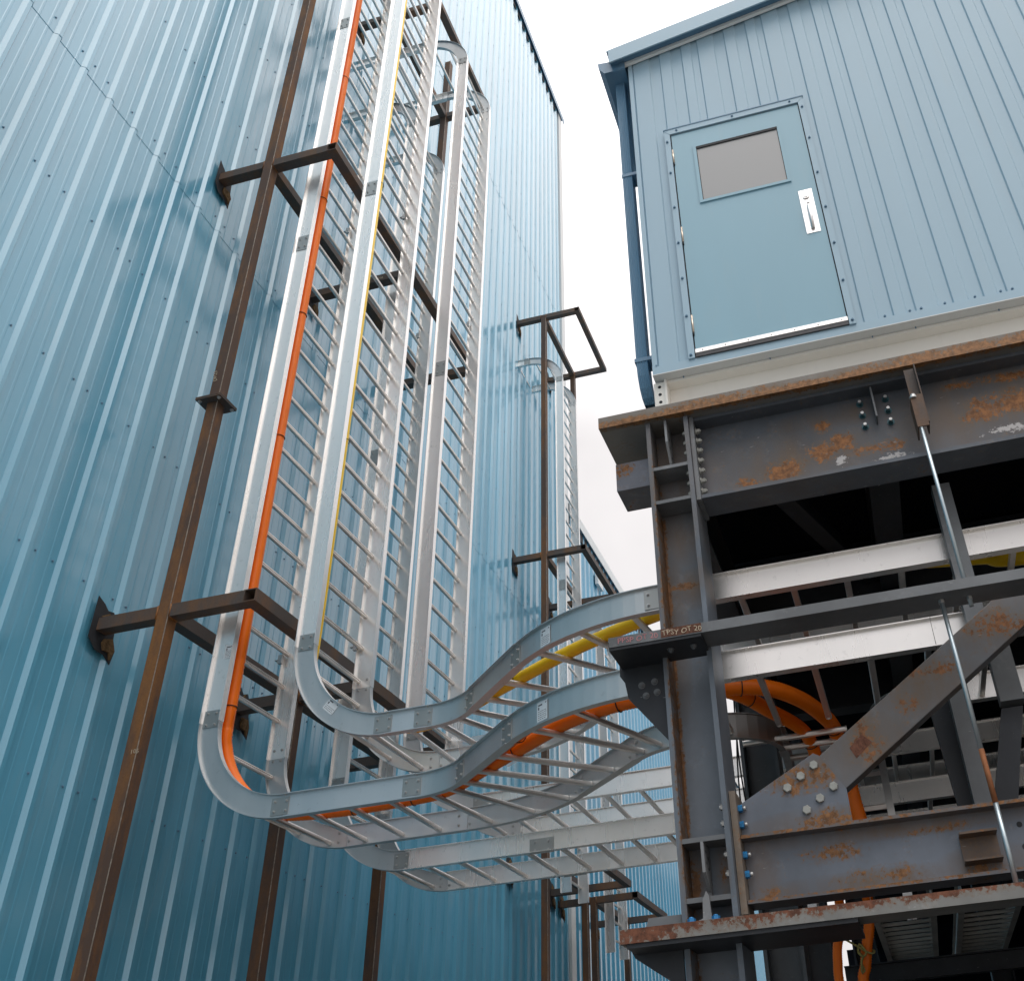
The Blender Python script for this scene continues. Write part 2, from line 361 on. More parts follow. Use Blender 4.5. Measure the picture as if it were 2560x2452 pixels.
m = MB(); m.box(21.05, 21.5, YW-.12, YW-.04, 12.0, 12.35); m.obj('wall_light', M_white, fb)

# ---------------------------------------------------------------- support frames
T = .112
def htube(m, p, ax, a, b, s=T, open_ends=(True, True)):
    """square tube along ax from a to b; p = (lowest corner of the other two coords in xyz order)"""
    i = 'xyz'.index(ax); oth = [k for k in range(3) if k != i]; t = .008
    def V(u, v_, w_):
        c = [0, 0, 0]; c[i] = w_; c[oth[0]] = p[0]+u; c[oth[1]] = p[1]+v_; return tuple(c)
    o = [(0, 0), (s, 0), (s, s), (0, s)]; n = [(t, t), (s-t, t), (s-t, s-t), (t, s-t)]
    v = [V(*q, a) for q in o]+[V(*q, b) for q in o]+[V(*q, a) for q in n]+[V(*q, b) for q in n]
    f = [(k, (k+1) % 4, 4+(k+1) % 4, 4+k) for k in range(4)]
    f += [(8+k, 8+(k+1) % 4, 12+(k+1) % 4, 12+k) for k in range(4)]
    f += [(k, (k+1) % 4, 8+(k+1) % 4, 8+k) for k in range(4)]+[(4+k, 4+(k+1) % 4, 12+(k+1) % 4, 12+k) for k in range(4)]
    m.add(v, f); return m
YP = 5.385; YO = 4.6
def frame(name_label, xs, levels, ztop, flange=None, group='bracket frames bolted along the blue wall', mats=(M_post, M_arm), holes=True):
    fr = thing('tray_support_frame', (xs[0], YP, -1.6), name_label, 'steel frame', group)
    for j, x in enumerate(xs):
        m = MB(); m.box(x, x+T, YP, YP+T, -1.6, ztop); m.obj('post', mats[0] if j == 0 else M_post2, fr, .008)
        m = MB(); m.box(x-.0035, x, YP-.0035, YP+.004, -1.6, ztop)
        m.obj('weld_seam', M_weld, fr)
    for lv in levels:
        z, xa, xb = lv if isinstance(lv, tuple) else (lv, xs[0], xs[-1])
        for x in xs:
            if x < xa-.01 or x > xb+.01: continue
            m = MB(); htube(m, (x+.001, z-T), 'y', YP+T, YW+.05); m.obj('arm', mats[1], fr, 0)
            m = MB(); htube(m, (x+.001, z-T), 'y', YO+T, YP); m.obj('arm', mats[1], fr, 0)
            for yy in (YP-.004, YP+T+.004):
                q = MB(); rr = .009
                cs_ = [(x+.002, yy, z-T), (x+T-.002, yy, z-T), (x+T-.002, yy, z), (x+.002, yy, z), (x+.002, yy, z-T)]
                for a_, b_ in zip(cs_[:-1], cs_[1:]): q.cyl(a_, b_, rr, 6)
                q.obj('weld_bead', M_weldb, fr)
            wall_hole(fr, x, z)
        m = MB(); htube(m, (YO, z-T+.001), 'x', xa-.002, xb+T+.002); m.obj('outer_rail', mats[1], fr, 0)
        xx = [x for x in xs if xa-.01 <= x <= xb+.01]
        for a, b in zip(xx[:-1], xx[1:]):
            m = MB(); htube(m, (YP+.002, z-T+.002), 'x', a+T, b); m.obj('inner_rail', mats[1], fr, 0)
    if flange:
        x, z = xs[0], flange
        for dz in (0, .018):
            m = MB(); m.box(x-.075, x+T+.075, YP-.075, YP+T+.075, z+dz, z+dz+.014); m.obj('flange_plate', M_arm, fr, .002)
        for dx in (-.045, T+.045):
            for dy in (-.045, T+.045):
                bolt(fr, (x+dx, YP+dy, z), (0, 0, -1), .014, .016); bolt(fr, (x+dx, YP+dy, z+.032), (0, 0, 1), .014, .016, M_bluenut)
    return fr
M_weld = plain('pale_edge_wear', (.33, .27, .22), .5, .5, .4, 30, .4)
M_weldb = rust_tube('rusty_weld', (.13, .065, .035, 1), (.30, .12, .03, 1), .05)
def wall_hole(fr, x, z):
    rnd = random.Random(int(x*100+z*7))
    # ragged dark cut in the cladding round the arm, with torn insulation
    m = MB(); y = YW-.043
    pl = [(x-.05, z-.19), (x-.05, z+.17), (x+.02, z+.15), (x+.07, z+.10), (x+.14, z+.12), (x+.20, z+.05), (x+.21, z-.10), (x+.25, z-.2), (x+.24, z-.33), (x+.15, z-.28), (x+.05, z-.27)]
    pl = [(a+rnd.uniform(-.01, .01), b+rnd.uniform(-.015, .015)) for a, b in pl]
    m.prism(pl, 'y', y, y+.004); m.obj('wall_cutout', M_black, fr)
    m = MB(); pl2 = [(x+.10, z-.14), (x+.19, z-.13), (x+.22, z-.2), (x+.215, z-.30), (x+.17, z-.25), (x+.12, z-.24), (x+.09, z-.2)]
    m.prism([(a+rnd.uniform(-.012, .012), b+rnd.uniform(-.012, .012)) for a, b in pl2], 'y', y-.02, y+.001); m.obj('insulation', M_insul, fr, .004)
    m = MB(); pl3 = [(x+.02, z+.02), (x+.09, z+.09), (x+.13, z+.05), (x+.17, z+.06), (x+.15, z+.0), (x+.06, z+.0)]
    m.prism([(a+rnd.uniform(-.012, .012), b+rnd.uniform(-.012, .012)) for a, b in pl3], 'y', y-.012, y+.001); m.obj('insulation', M_insul, fr, .003)

fA = frame('rusty square tube frame of the nearest bracket row, holding the orange and yellow conduit ladders', (6.12, 8.07, 10.04), (4.012, 9.69, 15.9), 17.5, 6.155)
fB = frame('dark frame rising above the far ladder, its top loop open against the sky', (15.42, 17.5), (4.0, 9.69, 15.9), 15.9, mats=(M_post2, M_arm))
fC = frame('short low frame with an open tube end, farthest along the wall', (18.03, 20.2), (3.9, ), 3.9, mats=(M_post2, M_arm))
text(fA, 'DH23', .055, M_chalk, (6.1165, 5.44, 6.42), (0, .25, 1), (0, 1, -.25), 'chalk_writing', .1)
text(fA, '105', .05, M_chalk, (6.1165, 5.44, 2.75), (0, -1, 0), (0, 0, 1), 'chalk_writing', .1)
text(fA, 'H-508', .05, M_chalk, (8.068, 5.15, 9.61), (0, -1, 0), (0, 0, 1), 'chalk_writing', .08)

# ---------------------------------------------------------------- ladder trays
RH, FW = .172, .062
def isec(sb, fw=FW, h=RH, tf=.005, tw=.005):
    a, b = fw/2, tw/2
    return [(sb-a, 0), (sb+a, 0), (sb+a, tf), (sb+b, tf), (sb+b, h-tf), (sb+a, h-tf), (sb+a, h), (sb-a, h), (sb-a, h-tf), (sb-b, h-tf), (sb-b, tf), (sb-a, tf)]
def sweep(frames, prof):
    m = MB(); n = len(prof); v = []
    for (P, t, nn) in frames:
        b = t.cross(nn); v += [P+b*q[0]+nn*q[1] for q in prof]
    k = len(frames)
    m.add(v, [(i*n+j, i*n+(j+1) % n, (i+1)*n+(j+1) % n, (i+1)*n+j) for i in range(k-1) for j in range(n)])
    m.f += [tuple(range(n)), tuple(range((k-1)*n, k*n))]; m.sm += [False, False]
    return m
rung_mesh = {}
def rung(parent, P, t, nn, W, mat=None):
    key = (round(W, 3), mat.name if mat else '')
    if key not in rung_mesh:
        m = MB(); a, h = .0195, .0165; L = W/2-.003
        pr = [(-a, -h*.4), (-a*.8, -h), (a*.8, -h), (a, -h*.4), (a, h*.4), (a*.7, h), (a*.25, h), (a*.2, h*.55), (-a*.2, h*.55), (-a*.25, h), (-a*.7, h), (-a, h*.4)]
        n = len(pr)
        m.add([(x, s*L, z) for s in (-1, 1) for (x, z) in pr], [(i, (i+1) % n, n+(i+1) % n, n+i) for i in range(n)]+[tuple(range(n)), tuple(range(n, 2*n))])
        for s in (-1, 1): m.cyl((0, s*(L-.012), 0), (0, s*(L-.0005), 0), .021, 10)
        me = bpy.data.meshes.new('rung'); me.from_pydata(m.v, [], m.f); me.materials.append(mat or M_rung)
        me.polygons.foreach_set('use_smooth', m.sm)
        bm = bmesh.new(); bm.from_mesh(me); bmesh.ops.recalc_face_normals(bm, faces=bm.faces); bm.to_mesh(me); bm.free()
        rung_mesh[key] = me
    o = bpy.data.objects.new('rung', rung_mesh[key]); C.objects.link(o); o.parent = parent
    b = t.cross(nn); R = Matrix((t, b, nn)).transposed()
    o.rotation_euler = R.to_euler(); o.location = Vector(P)+nn*.04-wloc(parent)
    return o
def ladder(label, P, t, nn, segs, W=.92, step=.317, phase=.2, group='cable ladders', plates=True, rungs=True, rmat=None, cat='cable ladder'):
    """segs: ('line', L[,mat]) | ('n', R, deg) bend towards n | ('-n', R, deg) | ('b', R, deg) | ('-b', R, deg)"""
    tr = thing('cable_ladder', P, label, cat, group)
    P, t, nn = Vector(P), Vector(t), Vector(nn); line = []; carry = phase
    for si, sg in enumerate(segs):
        fr = []
        if sg[0] == 'line':
            L = sg[1]; mat = sg[2] if len(sg) > 2 else M_alr
            fr = [(P+t*.0015, t, nn), (P+t*(L-.0015), t, nn)]
            s = carry
            while s < L-.03:
                if rungs: rung(tr, P+t*s, t, nn, W, rmat)
                s += step
            carry = max(.12, s-L); Pn = P+t*L; tn, n2 = t, nn
        else:
            kind, Rr, deg = sg[:3]; mat = M_alf
            b = t.cross(nn); c = P+(nn if kind[-1] == 'n' else b)*(Rr*(-1 if kind[0] == '-' else 1))
            axis = b if kind[-1] == 'n' else nn
            sgn = {'n': 1, '-n': -1, 'b': -1, '-b': 1}[kind]
            K = max(10, int(deg/3)); a0 = .1/Rr*0
            def at(a):
                q = Matrix.Rotation(sgn*a, 3, axis); return (c+q@(P-c), q@t, q@nn)
            A = math.radians(deg); fr = [at(A*i/K) for i in range(K+1)]
            e = .0015/Rr; fr[0] = at(e); fr[-1] = at(A-e)
            nr = max(2, round(A*Rr/step)); 
            for i in range(nr):
                q = at(A*(i+.5)/nr)
                if rungs: rung(tr, q[0], q[1], q[2], W)
            Pn, tn, n2 = at(A); carry = .16
        for s in (-1, 1):
            if len(sg) > 3 and sg[3] == 'open' and s < 0: continue
            m = sweep(fr, isec(s*W/2, FW if sg[0] == 'line' else FW*.8))
            m.obj('side_rail', mat, tr)
        if plates and si < len(segs)-1 and len(sg) < 4 and sg[1:2] != (.135,):
            b = tn.cross(n2)
            for s in (-1, 1):
                la, lb = (.10, .04)
                m = MB(); q = Pn+b*(s*W/2)
                o1, o2 = .0035, .0085
                sg2 = 1 if s > 0 else -1
                vs = [q+tn*u+n2*h+b*(d*sg2) for u in (-la, lb) for h in (.022, RH-.022) for d in (o1, o2)]
                m.add(vs, [(0, 1, 3, 2), (4, 6, 7, 5), (0, 4, 5, 1), (2, 3, 7, 6), (0, 2, 6, 4), (1, 5, 7, 3)])
                pl = m.obj('splice_plate', M_alp, tr)
                for u in (-.075, .018):
                    for h in (.05, RH-.05):
                        bolt(pl, q+tn*u+n2*h+b*(o2*sg2), b*sg2, .009, .009)
                        if s < 0: bolt(pl, q+tn*u+n2*h-b*(.0035*sg2), -b*sg2, .009, .009)
        P, t, nn = Pn, tn, n2; line.append((Vector(P), Vector(t), Vector(nn)))
    return tr, line
X, Y, Z = Vector((1, 0, 0)), Vector((0, 1, 0)), Vector((0, 0, 1))
G1 = 'cable ladders rising on the bracket frames'
S45 = math.radians(45)
def joint_plate(tr, P, t, nn, W=.92, L=.11, bolts=True, sides=(-1, 1)):
    P, t, nn = Vector(P), Vector(t), Vector(nn); b = t.cross(nn)
    for s in sides:
        q = P+b*(s*W/2); sg = 1 if s > 0 else -1
        m = MB(); vs = [q+t*u+nn*h+b*(d*sg) for u in (-L, L) for h in (.022, RH-.022) for d in (.0035, .0085)]
        m.add(vs, [(0, 1, 3, 2), (4, 6, 7, 5), (0, 4, 5, 1), (2, 3, 7, 6), (0, 2, 6, 4), (1, 5, 7, 3)])
        pl = m.obj('splice_plate', M_alp, tr)
        for u in (-.06, .06):
            for h in (.05, RH-.05):
                bolt(pl, q+t*u+nn*h+b*(.0085*sg), b*sg, .009, .009)
t1, _ = ladder('nearest silver cable ladder carrying orange conduit, swept round a bend and jogged sideways low down', (6.82, 5.06, 16.8), -Z, -Y,
    [('line', 16.8-3.01), ('n', .83, 90), ('line', 1.03, M_alm := alu('aluminium_mid_grey_rail', (.66, .69, .71), .4, .9, .08)), ('b', 1.06, 45), ('line', .80, M_alf), ('-b', 1.06, 45), ('line', .135), ('line', 1.43, M_alr, 'open'), ('line', 2.6)], phase=.13, group=G1)  # the straight after the bend has a duller mid-grey finish of its own
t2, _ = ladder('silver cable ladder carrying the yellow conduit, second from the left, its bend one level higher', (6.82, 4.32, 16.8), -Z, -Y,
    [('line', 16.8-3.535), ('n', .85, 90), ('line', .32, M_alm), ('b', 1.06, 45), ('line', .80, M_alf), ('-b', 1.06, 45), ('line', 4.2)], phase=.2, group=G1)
t3, _ = ladder('empty inner cable ladder behind the orange one, its top curved to the wall lower down', (8.76, 6.2, 13.59), -Y, Z,
    [('line', .62), ('-n', .55-.035, 90), ('line', 13.04-3.01), ('n', .83, 90), ('line', 9.0)], phase=.1, group=G1)
t4, _ = ladder('empty outer cable ladder with the highest curved top and a long level run', (8.76, 6.2, 14.96), -Y, Z,
    [('line', 1.25), ('-n', .62, 90), ('line', 14.34-3.45), ('n', .83, 90), ('line', 8.5)], phase=.1, group=G1)
t5, _ = ladder('tall narrow-looking cable ladder at the far frame, curving to the wall under the open loop', (16.06, 6.2, 14.66), -Y, Z,
    [('line', .35), ('-n', .62, 90), ('line', 14.05-3.5)], phase=.1, group=G1)
t6, _ = ladder('farthest cable ladder, cut off in mid air beside the low frame', (18.75, 6.2, 9.72), -Y, Z,
    [('line', .30), ('-n', .6, 90), ('line', 9.12-2.98)], phase=.1, group=G1, W=.9)
for tr, y, zz_ in ((t1, 5.06, (8.42, 12.6)), (t2, 4.32, (9.05, 13.2))):
    for z in zz_: joint_plate(tr, (6.82, y, z), -Z, -Y)
joint_plate(t4, (8.76, 4.32, 8.05), -Z, -Y); joint_plate(t3, (8.76, 5.06, 6.9), -Z, -Y); joint_plate(t3, (8.76, 2.95, 2.18), -Y, Z)
joint_plate(t5, (16.06, 5.22, 9.0), -Z, -Y)
for tr, y in ((t1, 5.06), (t2, 4.32), (t3, 5.06), (t4, 4.32)):
    for z in (3.93, 9.6, 15.8):
        if tr in (t3, t4) and z > 13.5: continue
        cx = 6.82 if tr in (t1, t2) else 8.76
        for s in (-1, 1):
            m = MB(); xx = cx+s*.46-.06 if s > 0 else cx+s*.46+.03
            m.box(xx, xx+.03, y-.02, y+.02, z-.04, z+.04); m.box(xx-.002, xx+.032, y-.005, y+.05, z-.01, z-.005)
            m.obj('hold_down_clip', M_zinc, tr)
# stickers on the bends
def sticker(tr, o, right, up, w_=.11, h_=.15):
    o, r, u = Vector(o), Vector(right).normalized(), Vector(up).normalized(); n = r.cross(u)
    def quad(a, b, c, d, e0, e1, name, mat, par):
        m = MB(); vs = [o+r*x+u*y+n*z for x in (a, b) for y in (c, d) for z in (e0, e1)]
        m.add(vs, [(0, 1, 3, 2), (4, 6, 7, 5), (0, 4, 5, 1), (2, 3, 7, 6), (0, 2, 6, 4), (1, 5, 7, 3)]); return m.obj(name, mat, par)
    lb = quad(0, w_, 0, h_, 0, .0008, 'sticker', M_label, tr)
    m = MB(); rnd = random.Random(5)
    def bar(a, b, c, d):
        vs = [o+r*x+u*y+n*z for x in (a, b) for y in (c, d) for z in (.0008, .0012)]
        m.add(vs, [(0, 1, 3, 2), (4, 6, 7, 5), (0, 4, 5, 1), (2, 3, 7, 6), (0, 2, 6, 4), (1, 5, 7, 3)])
    bar(.012, .05, h_-.026, h_-.016); bar(.01, .022, h_-.05, h_-.032); bar(w_-.02, w_-.01, h_-.02, h_-.012)
    for k in range(9):
        y = .012+k*.0125
        if y > h_-.055: break
        x = .01
        while x < w_-.02:
            L = rnd.uniform(.006, .018); bar(x, min(x+L, w_-.01), y, y+.0035); x += L+.004
    m.obj('printed_text', M_ink, lb)
W2 = .46
def on_web(tr, cx, cy, R, ang, z, w_=.11, h_=.14):
    pass
# jog outer curve of near rail: centre of second curve
def jog_pt(y_start, ang, extra=.004):
    # centre path start
    P0 = Vector((6.82, y_start, 0)); c1 = P0+Vector((-1.06, 0, 0))
    a = S45; P1 = c1+Vector((math.cos(a), -math.sin(a), 0))*1.06
    t = Vector((-math.sin(a), -math.cos(a), 0)); P2 = P1+t*.80
    c2 = P2+Vector((math.cos(a), -math.sin(a), 0))*1.06
    d = Vector((-math.cos(S45-ang), math.sin(S45-ang), 0))
    return c2+d*(1.06+.46+extra), d
for tr, ys, z, ang in ((t1, 3.2, 2.203, .22), (t2, 3.148, 2.708, .19)):
    p, d = jog_pt(ys, ang); rgt = Vector((-d.y, d.x, 0))
    if rgt.y > 0: rgt = -rgt
    sticker(tr, p+Vector((0, 0, z)), rgt, Z, .10, .125)
sticker(t2, (6.355, 4.02, 2.98), (0, -.76, -.65), (0, -.65, .76), .11, .10)
sticker(t1, (6.355, 4.97, 3.55), (0, -1, 0), (0, 0, 1), .07, .12)

# plastic film left on the ladder
flm = MB(); rnd = random.Random(3); N = 9
gv = [(6.9+i*.045+rnd.uniform(-.02, .02), 3.2-j*.07+rnd.uniform(-.02, .02), 2.78+.05*math.sin(i*1.1)*math.cos(j*.9)+rnd.uniform(-.02, .03)-.015*i) for i in range(N) for j in range(N)]
flm.add(gv, [(i*N+j, i*N+j+1, (i+1)*N+j+1, (i+1)*N+j) for i in range(N-1) for j in range(N-1)], True)
tag(flm.obj('plastic_film', M_film), 'crumpled clear plastic film caught on the rungs of the yellow conduit ladder', 'plastic film')

# ---------------------------------------------------------------- conduits
def smooth_path(pts, step=.05):
    pts = [Vector(p) for p in pts]; P = [pts[0]*2-pts[1]]+pts+[pts[-1]*2-pts[-2]]; o_ = []
    for i in range(1, len(P)-2):
        a, b, c, d = P[i-1:i+3]; L = (c-b).length; n = max(1, int(L/step))
        for k in range(n):
            t = k/n
            o_.append(.5*((2*b)+(c-a)*t+(2*a-5*b+4*c-d)*t*t+(3*b-a-3*c+d)*t**3))
    o_.append(pts[-1]); return o_
def conduit(pts, r, mat, name, label, ribs=True, n=14):
    p = smooth_path(pts, .0105 if ribs else .05)
    rr = [r*(1+(.055 if i % 2 else -.045)) for i in range(len(p))] if ribs else r
    m = MB(); m.tube(p, rr, n); return tag(m.obj(name, mat), label, 'conduit'), p
def tie(p, t, r, parent):
    r = r+.004
    t = Vector(t).normalized(); u = t.orthogonal().normalized(); w_ = t.cross(u); m = MB()
    ring = [Vector(p)+(u*math.cos(a)+w_*math.sin(a))*r for a in [2*math.pi*i/18 for i in range(19)]]
    m.tube(ring, .0035, 6); return m.obj('cable_tie', M_tie, parent)
n0 = .10
def bend(yc, zc_, r, xs, k=7):
    return [(xs[0]+(xs[1]-xs[0])*i/k, yc+r*math.cos(math.pi/2*i/k), zc_-r*math.sin(math.pi/2*i/k)) for i in range(k+1)]
zc = 2.18+n0; zy = 2.685+n0
c1, p1 = conduit([(6.52, 4.955, 16.8), (6.52, 4.955, 12), (6.525, 4.955, 9.0), (6.52, 4.955, 6), (6.53, 4.955, 3.6)]+bend(4.23, 3.01, .725, (6.53, 6.64))+[(6.67, 3.9, zc),
    (6.66, 3.6, zc), (6.62, 3.2, zc), (6.50, 2.95, zc), (6.29, 2.69, zc), (6.09, 2.43, zc), (5.85, 2.12, zc), (5.63, 1.82, zc), (5.50, 1.5, zc), (5.47, 1.2, zc), (5.49, .88, zc), (5.60, .58, zc), (5.86, .40, zc), (6.2, .29, zc), (6.5, .24, zc), (6.68, .22, zc-.12), (6.78, .20, zc-.4), (6.80, .18, 1.70), (6.92, .18, 1.56), (7.3, .19, 1.54), (8.0, .22, 1.70), (8.9, .27, 1.88), (9.5, .30, 1.93), (9.76, .32, 1.80), (9.8, .35, 1.57), (9.8, .40, 1.4), (9.8, .44, 1.24), (9.8, .48, 1.12), (9.8, .50, .7), (9.8, .5, -1.55)],
    .049, M_orange, 'orange_conduit', 'corrugated orange conduit in full view down the nearest ladder, tied at intervals with black ties')
def jog_path(ys, off, z, n=5):
    a = math.pi/4; o_ = []
    for k in range(n+1):
        t = a*k/n; o_.append((5.76+(.6+off)*math.cos(t), ys-(.6+off)*math.sin(t), z))
    x2 = 5.76+1.06*math.cos(a)-.8*math.cos(a)+1.06*math.cos(a); y2 = ys-1.06*math.cos(a)-.8*math.cos(a)-1.06*math.cos(a)
    for k in range(n+1):
        t = a*(1-k/n); o_.append((x2-(1.52-off)*math.cos(t), y2+(1.52-off)*math.sin(t), z))
    return o_
zc2 = zc-.01
c2, p2 = conduit([(6.435, 4.99, 16.8), (6.435, 4.985, 12), (6.435, 4.985, 6), (6.435, 4.985, 3.3)]+bend(4.23, 3.01, .745, (6.435, 6.44))+[(6.44, 3.9, zc2)]+jog_path(3.2, .078, zc2)+[(5.36, .95, zc2), (5.62, .74, zc2), (5.93, .60, zc-.02), (6.3, .46, zc-.02), (6.6, .41, zc-.05), (6.75, .39, zc-.25), (6.82, .37, zc-.55), (6.86, .37, 1.62), (7.0, .38, 1.52), (7.4, .40, 1.55), (8.2, .45, 1.74), (9.0, .52, 1.88), (9.5, .56, 1.92), (9.76, .58, 1.80), (9.8, .60, 1.6), (9.8, .66, 1.43), (9.8, .68, 1.29), (9.8, .69, 1.14), (9.8, .66, .8), (9.8, .66, -1.55)],
    .043, M_orange, 'orange_conduit', 'orange conduit tucked in shade against the side rail of the nearest ladder')
c3, p3 = conduit([(6.425, 4.195, 16.8), (6.425, 4.195, 10), (6.425, 4.2, 4.0)]+bend(3.47, 3.535, .755, (6.42, 6.44))+[(6.5, 3.3, zy-.02), (6.47, 3.08, zy), (6.35, 2.83, zy), (6.12, 2.49, zy), (5.91, 2.16, zy), (5.73, 1.87, zy), (5.59, 1.6, zy), (5.47, 1.33, zy), (5.38, 1.1, zy), (5.27, .7, zy), (5.255, .1, zy), (5.27, -.3, zy), (5.38, -.8, zy), (5.5, -1.4, zy), (5.5, -5, zy)],
    .043, M_yellow, 'yellow_conduit', 'yellow conduit lying in the upper jogged ladder', ribs=False, n=20)
def ties_at(par, path, preds, r=.05):
    for q in preds:
        q = Vector(q); i = min(range(1, len(path)-1), key=lambda k: (path[k]-q).length)
        tie(path[i], path[i+1]-path[i-1], r, par)
ties_at(c1, p1,  [(6.52, 4.955, z) for z in (3.2, 5.9, 7.5, 9.3, 11.6)]+[(6.66, 3.85, zc), (6.64, 3.35, zc), (6.5, 2.95, zc), (5.98, 2.3, zc), (5.5, 1.45, zc), (5.55, .72, zc), (6.5, .24, zc)])
ties_at(c2, p2, [(6.44, 4.0, zc), (6.44, 3.4, zc), (5.80, 2.1, zc), (5.70, .70, zc), (6.6, .4, zc)])
ties_at(c3, p3, [(6.425, 4.19, z) for z in (3.6, 5.6, 9.2)]+[(6.0, 2.3, zy)])

# ---------------------------------------------------------------- steel platform
def W_y(m, xc, w_, z0, z1, ya, yb, tf=.024, tw=.014):
    """I beam along Y: flanges horizontal"""
    a, b = w_/2, tw/2
    m.prism([(xc-a, z0), (xc+a, z0), (xc+a, z0+tf), (xc+b, z0+tf), (xc+b, z1-tf), (xc+a, z1-tf), (xc+a, z1), (xc-a, z1), (xc-a, z1-tf), (xc-b, z1-tf), (xc-b, z0+tf), (xc-a, z0+tf)], 'y', ya, yb)
    return m
def W_x(m, yc, w_, z0, z1, xa, xb, tf=.02, tw=.012):
    a, b = w_/2, tw/2
    m.prism([(yc-a, z0), (yc+a, z0), (yc+a, z0+tf), (yc+b, z0+tf), (yc+b, z1-tf), (yc+a, z1-tf), (yc+a, z1), (yc-a, z1), (yc-a, z1-tf), (yc-b, z1-tf), (yc-b, z0+tf), (yc-a, z0+tf)], 'x', xa, xb)
    return m
def column(m, x0, x1, y0, y1, z0, z1, tf=.026, tw=.016):
    xc = (x0+x1)/2; b = tw/2
    m.prism([(x0, y0), (x1, y0), (x1, y0+tf), (xc+b, y0+tf), (xc+b, y1-tf), (x1, y1-tf), (x1, y1), (x0, y1), (x0, y1-tf), (xc-b, y1-tf), (xc-b, y0+tf), (x0, y0+tf)], 'z', z0, z1)
    return m
YB = -7.0
pf = thing('steel_platform', (4.8, .85, -1.6), 'grey and rust stained steel platform structure carrying the blue cabin', 'steel structure')
m = MB(); column(m, 4.64, 4.98, .725, .985, -1.6, 3.68); m.obj('column', M_col, pf)
for z, in ((3.34,), (3.105,), (1.2,), (.935,)):
    m = MB(); m.box(4.645, 4.79, .751, .959, z-.012, z+.010); m.obj('stiffener', M_chan, pf)
M_tab = steel('pale_tab_steel', (.24, .25, .26, 1), -.03)
m = MB(); m.prism([(4.642, 3.68), (4.79, 3.68), (4.79, 3.352), (4.76, 3.352), (4.642, 3.52)], 'y', .858, .872); o = m.obj('shear_tab', M_tab, pf)
for (x, z) in ((4.70, 3.63), (4.70, 3.57), (4.70, 3.51), (4.74, 3.46)):
    q = MB(); q.cyl((x, .8575, z), (x, .8568, z), .009, 10); q.obj('bolt_hole', M_black, o)
m = MB(); m.prism([(4.642, 1.188), (4.79, 1.188), (4.79, .946), (4.76, .946), (4.745, .98), (4.642, 1.05)], 'y', .858, .872); o = m.obj('shear_tab', M_tab, pf)
for (x, z) in ((4.69, 1.15), (4.69, 1.10), (4.73, 1.13), (4.73, 1.08)):
    q = MB(); q.cyl((x, .8575, z), (x, .8568, z), .008, 10); q.obj('bolt_hole', M_black, o)
m = MB(); m.prism([(.885, .85), (.955, .828), (.955, .815), (.79, .815), (.79, .828), (.845, .85), (.85, .945), (.862, .965), (.88, .93)], 'x', 4.625, 4.640); m.obj('tee_stub', M_tab, pf)
# upper girder
m = MB(); W_y(m, 4.785, .21, 3.10, 3.684, YB, .697); gi = m.obj('upper_girder', M_gird, pf)
m = MB(); m.box(4.665, 4.905, .6975, .7225, 3.085, 3.686); m.obj('end_plate', M_chan, pf)
for k in range(7):
    z = 3.17+k*.073
    bolt(pf, (4.72, .697, z), (0, -1, 0), .0165, .028, M_head); bolt(pf, (4.72, .7515, z), (0, 1, 0), .0165, .02, M_head)
for (y, z) in ((-.292, 3.607), (-.293, 3.522), (-.295, 3.438), (-.443, 3.607), (-.444, 3.522), (-.443, 3.438)):
    q = MB(); q.cyl((4.778, y, z), (4.774, y, z), .022, 14); q.cyl((4.774, y, z), (4.759, y, z), .016, 6, smooth=False); o = q.obj('nut', M_teal, pf)
    q = MB(); q.cyl((4.757, y, z), (4.742, y, z), .010, 8); q.obj('bolt_end', M_zinc, o)
m = MB(); m.box(4.69, 4.778, -.372, -.362, 3.44, 3.655); m.obj('stiffener', M_chan, pf)
# spreader channel on top
m = MB(); m.prism([(4.60, 3.684), (5.0, 3.684), (5.0, 3.765), (4.99, 3.765), (4.99, 3.692), (4.61, 3.692), (4.61, 3.765), (4.60, 3.765)], 'y', YB, 1.270); m.obj('spreader_channel', M_rchan, pf)
m = MB(); m.box(4.76, 5.0, .985, 1.215, 3.315, 3.325); m.box(4.76, 5.0, .985, 1.215, 3.5, 3.51); m.box(4.76, 4.772, .985, 1.215, 3.325, 3.5); m.obj('stub_beam', steel('stub_beam_steel', (.15, .16, .19, 1), 0, [((4.76, 1.2, 3.46), (.1, .12, .07))]), pf)
# mid channel with gusset
m = MB(); m.prism([(4.45, 2.154), (4.637, 2.154), (4.637, 2.162), (4.458, 2.162), (4.458, 2.200), (4.637, 2.200), (4.637, 2.208), (4.45, 2.208)], 'y', YB, 1.222); mc = m.obj('mid_channel', M_chan, pf)
m = MB(); m.prism([(1.235, 2.20), (1.235, 2.10), (1.21, 2.06), (1.195, 1.97), (.985, 1.70), (.985, 2.20)], 'x', 4.70, 4.715); mg = m.obj('gusset_plate', M_dark, pf)
m = MB(); m.box(4.455, 4.70, .74, 1.222, 2.138, 2.1535); m.obj('seat_plate', M_dark, pf)
for (y, z) in ((1.12, 2.03), (1.05, 2.04), (1.1, 1.97), (1.04, 1.98)): bolt(mg, (4.70, y, z), (-1, 0, 0), .014, .012, M_chan)
for y in (.80, .92): bolt(mc, (4.55, y, 2.138), (0, 0, -1), .014, .015, M_chan); bolt(mc, (4.60, y, 2.208), (0, 0, 1), .016, .02, M_bluenut)
text(mc, 'PPSP OT 20', .043, M_pink, (4.449, 1.175, 2.167), (0, -1, 0), (0, 0, 1), 'paint_marking', .08)
